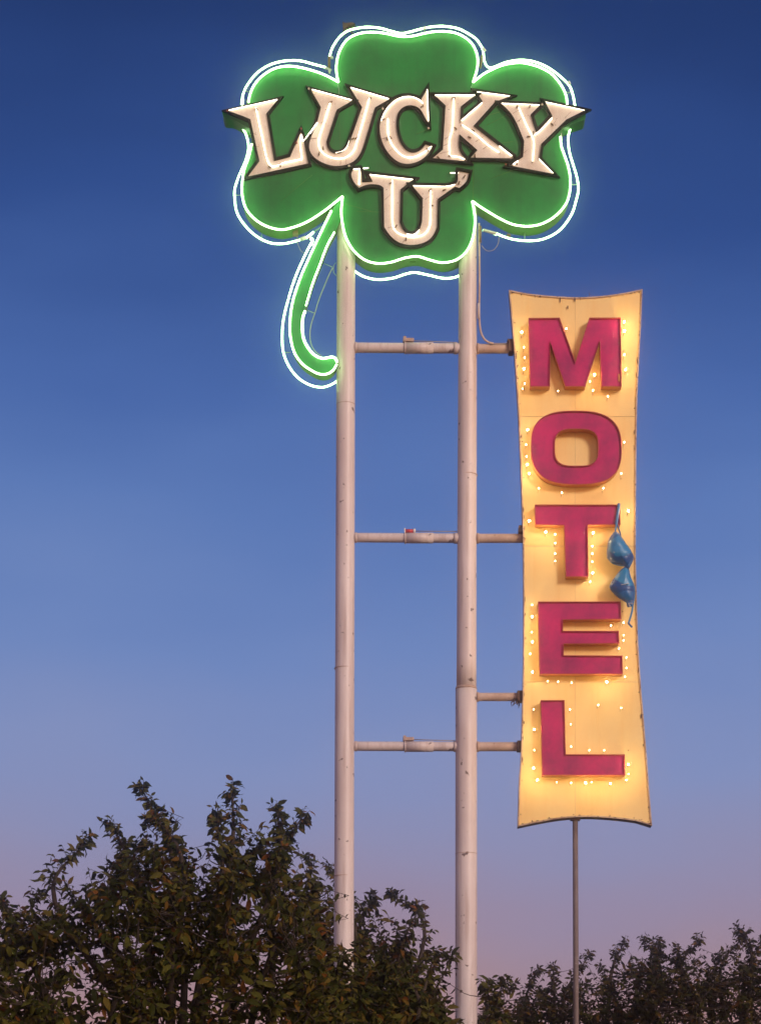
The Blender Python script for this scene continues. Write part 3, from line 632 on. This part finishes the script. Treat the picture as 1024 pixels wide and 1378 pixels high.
# ------------------------------------------------------------------ brassiere
br = thing('brassiere', 'blue satin bra hanging by its strap from the letter T of the tall sign', 'bra', V(834, 850, -0.13))
def cup(outl, apex, h, y, mats, pick=None, name='cup', wr=0.06, seed=0, edge=0.9):
    o = catmull(outl, True, 6); n = len(o); R = 18; vs = []; fs = []; mi = []; qs = []
    for i in range(R + 1):
        k = 1 - i / R
        for j, (x, z) in enumerate(o):
            q = (apex[0] + (x - apex[0]) * k, apex[1] + (z - apex[1]) * k); qs.append((q, k))
            hh = h * math.sqrt(max(0, 1 - k ** 2.3))
            w = noise.noise(Vector((q[0] * 0.13, q[1] * 0.13, seed))) * wr * h * 1.6 * (0.3 + 0.7 * (1 - k))
            fine = noise.noise(Vector((q[0] * 0.45 + q[1] * 0.2, q[1] * 0.22, seed + 5))) * 0.004 * k
            fold = math.sin(j / n * 6.28 * 5 + k * 5 + seed) * 0.008 * h * k * 2
            g = 0
            if pick and i > 0:
                e = pick(q)[1]; g = -0.005 * math.exp(-(e / 0.7) ** 2)
            p = V(q[0], q[1], y); p.y -= hh + w * 0.5 + fold + fine + g
            if k > edge: p.y -= 0.005
            vs.append(p)
    for i in range(R):
        for j in range(n):
            j2 = (j + 1) % n; fs.append((i * n + j, i * n + j2, (i + 1) * n + j2, (i + 1) * n + j))
            q, k = qs[i * n + j]; q2 = qs[(i + 1) * n + j][0]; c = ((q[0] + q2[0]) / 2, (q[1] + q2[1]) / 2)
            mi.append(1 if k > edge else (pick(c)[0] if pick else 0))
    b0 = len(vs)
    for j, (x, z) in enumerate(o):
        q = (apex[0] + (x - apex[0]) * 0.93, apex[1] + (z - apex[1]) * 0.93); p = V(*q, y + 0.012); vs.append(p)
    for j in range(n):
        j2 = (j + 1) % n; fs.append((j2, j, b0 + j, b0 + j2)); mi.append(1 if len(mats) > 1 else 0)
    ob = link(name, vs, fs, mats[0], br, True)
    for mm in mats[1:]: ob.data.materials.append(M[mm])
    for p_, q_ in zip(ob.data.polygons, mi): p_.material_index = min(q_, len(mats) - 1)
    return ob
YB = -0.115
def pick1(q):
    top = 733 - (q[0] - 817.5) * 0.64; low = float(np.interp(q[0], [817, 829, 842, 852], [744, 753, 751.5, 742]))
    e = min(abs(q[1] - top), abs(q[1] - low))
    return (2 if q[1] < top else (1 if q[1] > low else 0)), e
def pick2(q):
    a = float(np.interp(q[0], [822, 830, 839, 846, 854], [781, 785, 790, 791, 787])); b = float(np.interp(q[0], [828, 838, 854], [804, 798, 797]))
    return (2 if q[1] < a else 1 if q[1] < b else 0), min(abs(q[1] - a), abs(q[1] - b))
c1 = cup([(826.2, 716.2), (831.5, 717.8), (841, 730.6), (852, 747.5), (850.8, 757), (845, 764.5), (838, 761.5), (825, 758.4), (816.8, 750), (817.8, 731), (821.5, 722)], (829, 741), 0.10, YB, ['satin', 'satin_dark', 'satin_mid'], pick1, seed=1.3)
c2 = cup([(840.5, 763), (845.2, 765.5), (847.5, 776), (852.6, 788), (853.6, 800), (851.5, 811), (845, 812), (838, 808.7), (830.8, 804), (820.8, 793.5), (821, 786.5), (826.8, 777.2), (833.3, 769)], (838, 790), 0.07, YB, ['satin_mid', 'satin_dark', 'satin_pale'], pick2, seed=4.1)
# upper facing of each cup
def strip(pts, w, y, m, name, parent=br, thick=0.004, depth=None):
    """fabric ribbon of width w pixels along photo points"""
    P = catmull(pts, False, 5) if len(pts) > 2 else pts
    n = len(P); vs = []
    for i in range(n):
        a = Vector(P[max(0, i - 1)][:2]); b = Vector(P[min(n - 1, i + 1)][:2]); t = (b - a).normalized(); nn = Vector((-t.y, t.x)) * w / 2
        yy = P[i][2] if len(P[i]) > 2 else y
        for s, dy in ((-1, 0), (0, -0.0035), (1, 0)):
            vs.append(V(P[i][0] + nn.x * s, P[i][1] + nn.y * s, yy + dy))
    m0 = len(vs); vs += [v + Vector((0, thick, 0)) for v in vs]; fs = []
    for i in range(n - 1):
        for k in (0, 1):
            a = i * 3 + k; fs.append((a, a + 3, a + 4, a + 1)); fs.append((m0 + a + 1, m0 + a + 4, m0 + a + 3, m0 + a))
        a = i * 3; fs.append((a, m0 + a, m0 + a + 3, a + 3)); a += 2; fs.append((a, a + 3, m0 + a + 3, m0 + a))
    return link(name, vs, fs, m, parent, True)
strip([(836, 787, -0.196), (846, 785.2, -0.186)], 0.8, 0, 'metalring', 'seam')
# bridge and side bands
cup([(836, 757), (843, 756), (850, 750), (852, 753), (849.5, 760), (845.5, 765.8), (840, 762.5)], (845, 759), 0.035, YB - 0.015, ['satin_mid', 'satin_dark'], None, 'bridge', seed=2.2, edge=0.8)
cup([(842.5, 808), (852, 806), (852.2, 815.5), (848.5, 817), (844.5, 817.6), (843, 813)], (847.5, 812), 0.02, YB - 0.01, ['satin_mid', 'satin_dark'], None, 'side_band', seed=3.3)
strip([(831.2, 718, -0.125), (838, 727, -0.13), (846, 739, -0.13), (852, 749.5, -0.125)], 1.4, 0, 'satin', 'edging')
strip([(845.6, 765, -0.12), (848, 776, -0.135), (852.8, 788, -0.13), (853.8, 800, -0.125), (852, 815, -0.12)], 1.5, 0, 'satin', 'edging')
strip([(817, 750, -0.118), (824, 757.6, -0.13), (833, 760.6, -0.13), (842, 762, -0.125)], 1.4, 0, 'satin', 'edging')
# straps
strip([(832.4, 677.2, -0.09), (832.6, 681, -0.106), (831, 693, -0.107), (829.2, 706, -0.112)], 3.9, 0, 'satin_mid', 'strap')
strip([(829.6, 704, -0.113), (828.6, 711, -0.116), (827.6, 718, -0.12)], 2.0, 0, 'satin', 'strap')
strip([(829.6, 704, -0.112), (832.4, 711, -0.112), (834.6, 718, -0.113), (835.4, 725, -0.115)], 1.9, 0, 'satin_dark', 'strap')
strip([(851.6, 812, -0.12), (850.8, 821, -0.125), (848.6, 830, -0.13), (845.8, 839, -0.132)], 2.6, 0, 'satin', 'strap')
strip([(845.6, 838.6, -0.133), (848, 841.5, -0.133), (850.6, 844.2, -0.133)], 2.6, 0, 'satin_dark', 'strap')
for x, z in ((849.3, 808), (846.5, 812.5), (850, 812), (847.3, 815.3)):
    c = V(x, z, -0.148)
    pts = [c + Vector((math.cos(a) * 0.0065, 0, math.sin(a) * 0.0065)) for a in [i * 0.785 for i in range(9)]]
    v, f = sweep(pts, 0.0028, 6, cap=False); link('clasp', v, f, 'metalring', br, True)
v, f = ball(V(826, 743, -0.2175), 0.005); link('clasp', v, f, 'metalring', br, True)

# ------------------------------------------------------------------ trees
def sil(points):
    xs = np.array([p[0] for p in points], float); zs = np.array([p[1] for p in points], float)
    return lambda x: float(np.interp(x, xs, zs))
LEAF_T = np.array([(0, 0, 0), (0.28, 0.20, 0.035), (0.28, -0.20, 0.035), (0.32, 0, -0.01), (0.66, 0.17, 0.01), (0.66, -0.17, 0.01), (0.68, 0, -0.045), (1.0, 0, -0.24)])
LEAF_F = np.array([(0, 3, 1), (0, 2, 3), (1, 3, 6), (1, 6, 4), (3, 2, 5), (3, 5, 6), (4, 6, 7), (6, 5, 7)])
def frames(d, up, n):
    pass
leaf_mesh = {}
def leaf_data(kind, m):
    if kind not in leaf_mesh:
        me = bpy.data.meshes.new('leaf'); me.from_pydata([tuple(p) for p in LEAF_T], [], [tuple(int(i) for i in f) for f in LEAF_F]); me.materials.append(M[m])
        me.polygons.foreach_set('use_smooth', [True] * len(me.polygons)); me.update(); leaf_mesh[kind] = me
    return leaf_mesh[kind]
def make_tree(name, label, cat, base, sfun, xr, zmax, yr, n_sprigs, leaf_len, m, limbs, density=None, n_single=150, per=(8, 12), sprig_len=0.2, group=None, width=1.0, low=0):
    root = thing(name, label, cat, base, group); base = Vector(base)
    geo = []; nodes = []; ends = []
    # trunk and limbs
    fork = base + Vector((0.05, 0.05, 1.5)); r0 = 0.09
    tr = [base, base + Vector((0.04, 0.02, 0.6)), fork]
    v, f = sweep([Vector(p) for p in catmull([tuple(p) for p in tr], False, 4)], r0, 10, r1=0.07); link('trunk', v, f, 'bark', root, True)
    for (px, pz, y) in limbs:
        tip = V(px, pz + low * 0.8, y); mid = fork.lerp(tip, 0.5) + Vector((random.uniform(-.15, .15), random.uniform(-.15, .15), random.uniform(0.0, .2)))
        m3 = tip + Vector((random.uniform(-.30, .30), random.uniform(-.2, .2), random.uniform(-.55, -.35)))
        path = [Vector(p) for p in catmull([tuple(fork), tuple(mid), tuple(m3), tuple(tip)], False, 6)]
        geo.append(sweep(path, 0.045, 6, r1=0.005)); nodes += path[4:]; ends.append(path)
    NA = np.array([tuple(p) for p in nodes])
    LP, LX, LU, LL = [], [], [], []
    def sprig(tip, d, ln, nl, nd=None, k=1.0):
        st = tip - d * ln
        if nd is None:
            P = np.array(tuple(st)); q = int(np.argmin(((NA - P) ** 2).sum(1) + np.maximum(0, NA[:, 2] - P[2]) * 2)); nd = Vector(NA[q])
        geo.append(sweep([nd, nd.lerp(st, 0.35) + Vector((random.gauss(0, .05), random.gauss(0, .05), -0.06)) * (nd - st).length, nd.lerp(st, 0.7) + Vector((random.gauss(0, .05), random.gauss(0, .05), -0.05)) * (nd - st).length, st, tip], 0.0055, 4, r1=0.0018))
        side = d.orthogonal().normalized(); b2 = d.cross(side)
        a0 = random.uniform(0, 6.28)
        for i in range(nl):
            t = (i + 0.6) / nl; a = a0 + i * 2.4
            outd = side * math.cos(a) + b2 * math.sin(a)
            ld = (outd * (1.0 - 0.55 * t) + d * (0.3 + 0.45 * t) + Vector((0, 0, -0.55 + random.uniform(-.4, .3)))).normalized()
            up = (Vector((0, 0, 0.5)) + Vector((random.gauss(0, .8), random.gauss(-0.45, .8), random.gauss(0, .5))))
            LP.append(tuple(st + d * ln * (t * 1.0 + 0.02))); LX.append(tuple(ld)); LU.append(tuple(up)); LL.append(leaf_len * k * random.uniform(0.45, 1.3) * (1.0 if t < 0.8 else 0.75))
    for path in ends:
        n = len(path)
        for j in range(int(n * 0.45), n):
            for rep in range(4):
                p = path[j] if j == n - 1 else path[j].lerp(path[j + 1], random.random())
                ax = (path[j] - path[j - 1]).normalized()
                w = 0.6 + 0.9 * (1 - (j / (n - 1)))
                d = (ax * 0.9 + Vector((random.gauss(0, .6), random.gauss(0, .5), random.gauss(0.1, .3))) * w).normalized()
                ln = sprig_len * random.uniform(.35, .6) * (0.6 + w * 0.6)
                sprig(p + d * ln, d, ln, random.randint(4, 7), p, 0.8)
    for _ in range(int(n_sprigs / 22)):
        x = random.uniform(*xr); z = sfun(x) + low + random.uniform(0, 26)
        if z > 1400: continue
        d = Vector((random.gauss(0, .9), random.gauss(0, .4), random.uniform(.35, 1))).normalized()
        sprig(V(x, z, (yr[0] + yr[1]) / 2 + random.uniform(-.3, .3)), d, sprig_len * random.uniform(1.0, 1.7), random.randint(6, 9), None, 0.85)
    made = 0; tries = 0
    while made < n_sprigs and tries < n_sprigs * 40:
        tries += 1
        x = random.uniform(*xr); s = max(sfun(x - 9), sfun(x), sfun(x + 9)) + 2 + low
        u = random.random() ** 1.15
        z = s + 9 + u * (zmax - s)
        if z > zmax: continue
        if density and random.random() > density(x, z): continue
        y = random.uniform(*yr)
        if z - s < 60: y = yr[0] + (yr[1] - yr[0]) * (0.5 + random.uniform(-.3, .3))
        edge = z - s < 45
        d = Vector((random.gauss(0, .6), random.gauss(0, .6), random.uniform(0.15, 1.0))) if not edge else Vector((random.gauss(0, .45), random.gauss(0, .4), 1.0))
        if not edge and random.random() < 0.35: d.z = random.uniform(-0.45, 0.2)
        d.normalize()
        sprig(V(x, z, y), d, sprig_len * random.uniform(0.6, 1.1), random.randint(*per))
        made += 1
    link('branches', *merge(geo), 'bark', root, True)['kind'] = 'stuff'
    P = np.array(LP); X = np.array(LX); U = np.array(LU); Ls = np.array(LL)
    Yv = np.cross(U, X); Yv /= np.linalg.norm(Yv, axis=1)[:, None]; Z = np.cross(X, Yv)
    # leaves that show largest: nearest ones become parts of their own
    order = np.argsort(P[:, 1] - Ls * 6 + rng.uniform(0, 1.2, len(P)))
    inview = [i for i in order if 0 < (P[i, 0] / (20 + P[i, 1]) * 3000 + 512) < 1024 and (1700 - (P[i, 2] - 1.6) / (20 + P[i, 1]) * 3000) < 1378]
    single = set(inview[:n_single])
    rest = np.array([i for i in range(len(P)) if i not in single])
    T = LEAF_T.copy(); T[:, 1] *= width
    W3 = (P[rest, None, :] + Ls[rest, None, None] * (T[None, :, 0, None] * X[rest, None, :] + T[None, :, 1, None] * Yv[rest, None, :] + T[None, :, 2, None] * Z[rest, None, :]))
    nv = len(LEAF_T); vs = W3.reshape(-1, 3); fs = (LEAF_F[None] + (np.arange(len(rest)) * nv)[:, None, None]).reshape(-1, 3)
    me = bpy.data.meshes.new('foliage'); me.vertices.add(len(vs)); me.vertices.foreach_set('co', (vs - np.array(tuple(base))).ravel())
    me.loops.add(len(fs) * 3); me.loops.foreach_set('vertex_index', fs.ravel().astype(np.int32))
    me.polygons.add(len(fs)); me.polygons.foreach_set('loop_start', np.arange(0, len(fs) * 3, 3, dtype=np.int32)); me.polygons.foreach_set('loop_total', np.full(len(fs), 3, dtype=np.int32))
    me.polygons.foreach_set('use_smooth', [True] * len(fs))
    me.update(calc_edges=True); me.validate(); me.materials.append(M[m])
    fo = bpy.data.objects.new('foliage', me); COL.objects.link(fo); fo.parent = root; fo['kind'] = 'stuff'
    ld = leaf_data(name + m, m)
    for i in single:
        o = bpy.data.objects.new('leaf', ld); COL.objects.link(o); o.parent = root
        mt = Matrix((X[i], Yv[i], Z[i])).transposed().to_4x4(); o.matrix_local = Matrix.Translation(Vector(P[i]) - base) @ mt @ Matrix.Diagonal((Ls[i], Ls[i] * width, Ls[i], 1))
    return root

silA = sil([(-160, 1215), (-60, 1205), (0, 1212), (28, 1226), (45, 1214), (70, 1212), (98, 1200), (116, 1168), (122, 1150), (140, 1140), (158, 1130), (170, 1104), (180, 1082), (192, 1072), (204, 1076), (214, 1104), (222, 1132), (240, 1152), (254, 1184), (268, 1168), (284, 1136), (294, 1106), (306, 1078), (316, 1076), (320, 1110), (326, 1138), (342, 1130), (356, 1108), (372, 1100), (384, 1112), (400, 1120), (392, 1146), (404, 1170), (420, 1184), (432, 1210), (440, 1290), (452, 1310), (480, 1318), (500, 1330)])
def densA(x, z):
    if 25 < x < 135 and 1275 < z < 1352: return 0.3
    if 60 < x < 150 and 1240 < z < 1275: return 0.5
    return 0.5 + 0.5 * min(1, max(0, (z - silA(x) + 10) / 90))
make_tree('broadleaf_tree', 'dark broadleaf tree with two tall leafy spires left of the poles', 'tree', (-1.35, -4.2, 0), silA, (-160, 455), 1470, (-5.2, -3.2), 1550, 0.086, 'leaf',
          [(194, 1068, -4.2), (313, 1068, -4.2), (404, 1104, -4.1), (374, 1096, -4.3), (112, 1136, -4.3), (98, 1204, -4.4), (47, 1212, -4.3), (6, 1216, -4.2), (-90, 1230, -4.2), (152, 1114, -4.1), (232, 1134, -4.0), (292, 1104, -4.4), (210, 1100, -4.5), (250, 1190, -4.6), (345, 1140, -3.8), (160, 1180, -3.7), (300, 1270, -4.9), (180, 1300, -5.0), (60, 1360, -4.9), (400, 1290, -4.8), (418, 1200, -4.2)],
          densA, 290)
silR = sil([(385, 1215), (400, 1170), (420, 1168), (436, 1170), (452, 1184), (470, 1212), (484, 1222), (500, 1222), (516, 1216), (532, 1218), (548, 1236), (556, 1262), (566, 1292), (590, 1320)])
def densR(x, z): return 0.30 + 0.5 * min(1, max(0, (z - silR(x)) / 80))
make_tree('broadleaf_tree', 'broadleaf tree behind the left pole, its leafy shoots reaching out to the right of it', 'tree', (0.0, 1.4, 0), silR, (385, 590), 1440, (0.6, 2.0), 480, 0.095, 'leaf',
          [(444, 1170, 1.2), (416, 1160, 1.3), (500, 1214, 1.2), (530, 1206, 1.2), (562, 1226, 1.1), (545, 1268, 1.1), (570, 1292, 1.3), (480, 1260, 1.5), (430, 1240, 1.5), (520, 1300, 1.5)], densR, 120, per=(6, 9))
silB = sil([(420, 1325), (436, 1305), (450, 1300), (466, 1292), (482, 1280), (496, 1288), (512, 1300), (530, 1306), (548, 1298), (565, 1306), (582, 1306), (598, 1318), (608, 1350), (618, 1400), (636, 1420), (650, 1352), (668, 1346), (680, 1364), (690, 1385)])
def densB(x, z): return (0.35 + 0.65 * min(1, max(0, (z - silB(x)) / 60))) * (0.55 if x > 545 else 1.0)
make_tree('broadleaf_tree', 'low dark broadleaf tree with drooping leaves crossing in front of both poles', 'tree', (0.0, -2.6, 0), silB, (405, 690), 1480, (-3.6, -1.2), 700, 0.094, 'leaf',
          [(486, 1272, -2.5), (457, 1290, -2.6), (520, 1296, -2.7), (545, 1290, -2.5), (583, 1290, -2.4), (606, 1293, -2.4), (655, 1330, -2.3), (674, 1330, -2.3), (530, 1330, -3.0), (570, 1340, -2.0)], densB, 150)
silC = sil([(632, 1345), (650, 1335), (672, 1325), (684, 1312), (694, 1306), (706, 1308), (722, 1292), (735, 1288), (748, 1290), (762, 1296), (776, 1284), (788, 1272), (798, 1274), (812, 1290), (824, 1288), (834, 1262), (842, 1252), (855, 1262), (866, 1250), (880, 1252), (892, 1258), (904, 1270), (930, 1300)])
def dens1(x, z): return 0.7 + 0.3 * min(1, max(0, (z - silC(x)) / 60))
make_tree('small_leaved_tree', 'dark small leaved tree behind the thin post of the tall sign', 'tree', (1.9, 4.6, 0), silC, (635, 900), 1440, (3.9, 5.4), 640, 0.082, 'leaf_fine',
          [(688, 1312, 4.6), (722, 1294, 4.6), (744, 1290, 4.6), (790, 1274, 4.5), (812, 1290, 4.5), (838, 1256, 4.6), (868, 1252, 4.7), (886, 1256, 4.7), (655, 1340, 4.6), (770, 1320, 4.2)], dens1, 150, per=(8, 12), sprig_len=0.2, width=0.9, low=20)
silD = sil([(860, 1300), (880, 1268), (896, 1262), (912, 1268), (924, 1262), (936, 1250), (946, 1254), (962, 1272), (976, 1262), (985, 1242), (996, 1230), (1004, 1238), (1010, 1262), (1020, 1252), (1030, 1248), (1080, 1250), (1160, 1262)])
def dens2(x, z): return 0.7 + 0.3 * min(1, max(0, (z - silD(x)) / 60))
make_tree('small_leaved_tree', 'dark small leaved tree with one upright shoot at the right edge of the view', 'tree', (3.9, 4.0, 0), silD, (860, 1160), 1440, (3.2, 4.9), 720, 0.084, 'leaf_fine',
          [(912, 1266, 4.0), (938, 1252, 4.0), (966, 1276, 4.0), (994, 1238, 4.0), (1000, 1244, 4.0), (1024, 1254, 4.0), (1090, 1260, 4.0), (884, 1262, 4.2), (960, 1310, 3.6), (1000, 1330, 4.4)], dens2, 150, per=(8, 12), sprig_len=0.2, width=0.9, low=20)

# ------------------------------------------------------------------ thin haze volume added to put a halo round the neon
HAZE = 0.0048
if HAZE:
    hv, hf = box((0, 15, 7.5), (90, 90, 17))
    hm = bpy.data.materials.new('neon_halo_air'); hm.use_nodes = True; t = hm.node_tree; t.nodes.clear()
    pv = N(t, 'ShaderNodeVolumePrincipled'); pv.inputs['Density'].default_value = HAZE; pv.inputs['Color'].default_value = (0.97, 0.97, 1, 1); pv.inputs['Anisotropy'].default_value = 0.991
    oo_ = N(t, 'ShaderNodeOutputMaterial'); t.links.new(pv.outputs[0], oo_.inputs['Volume'])
    hz = link('haze', hv, hf, hm); hz['kind'] = 'stuff'
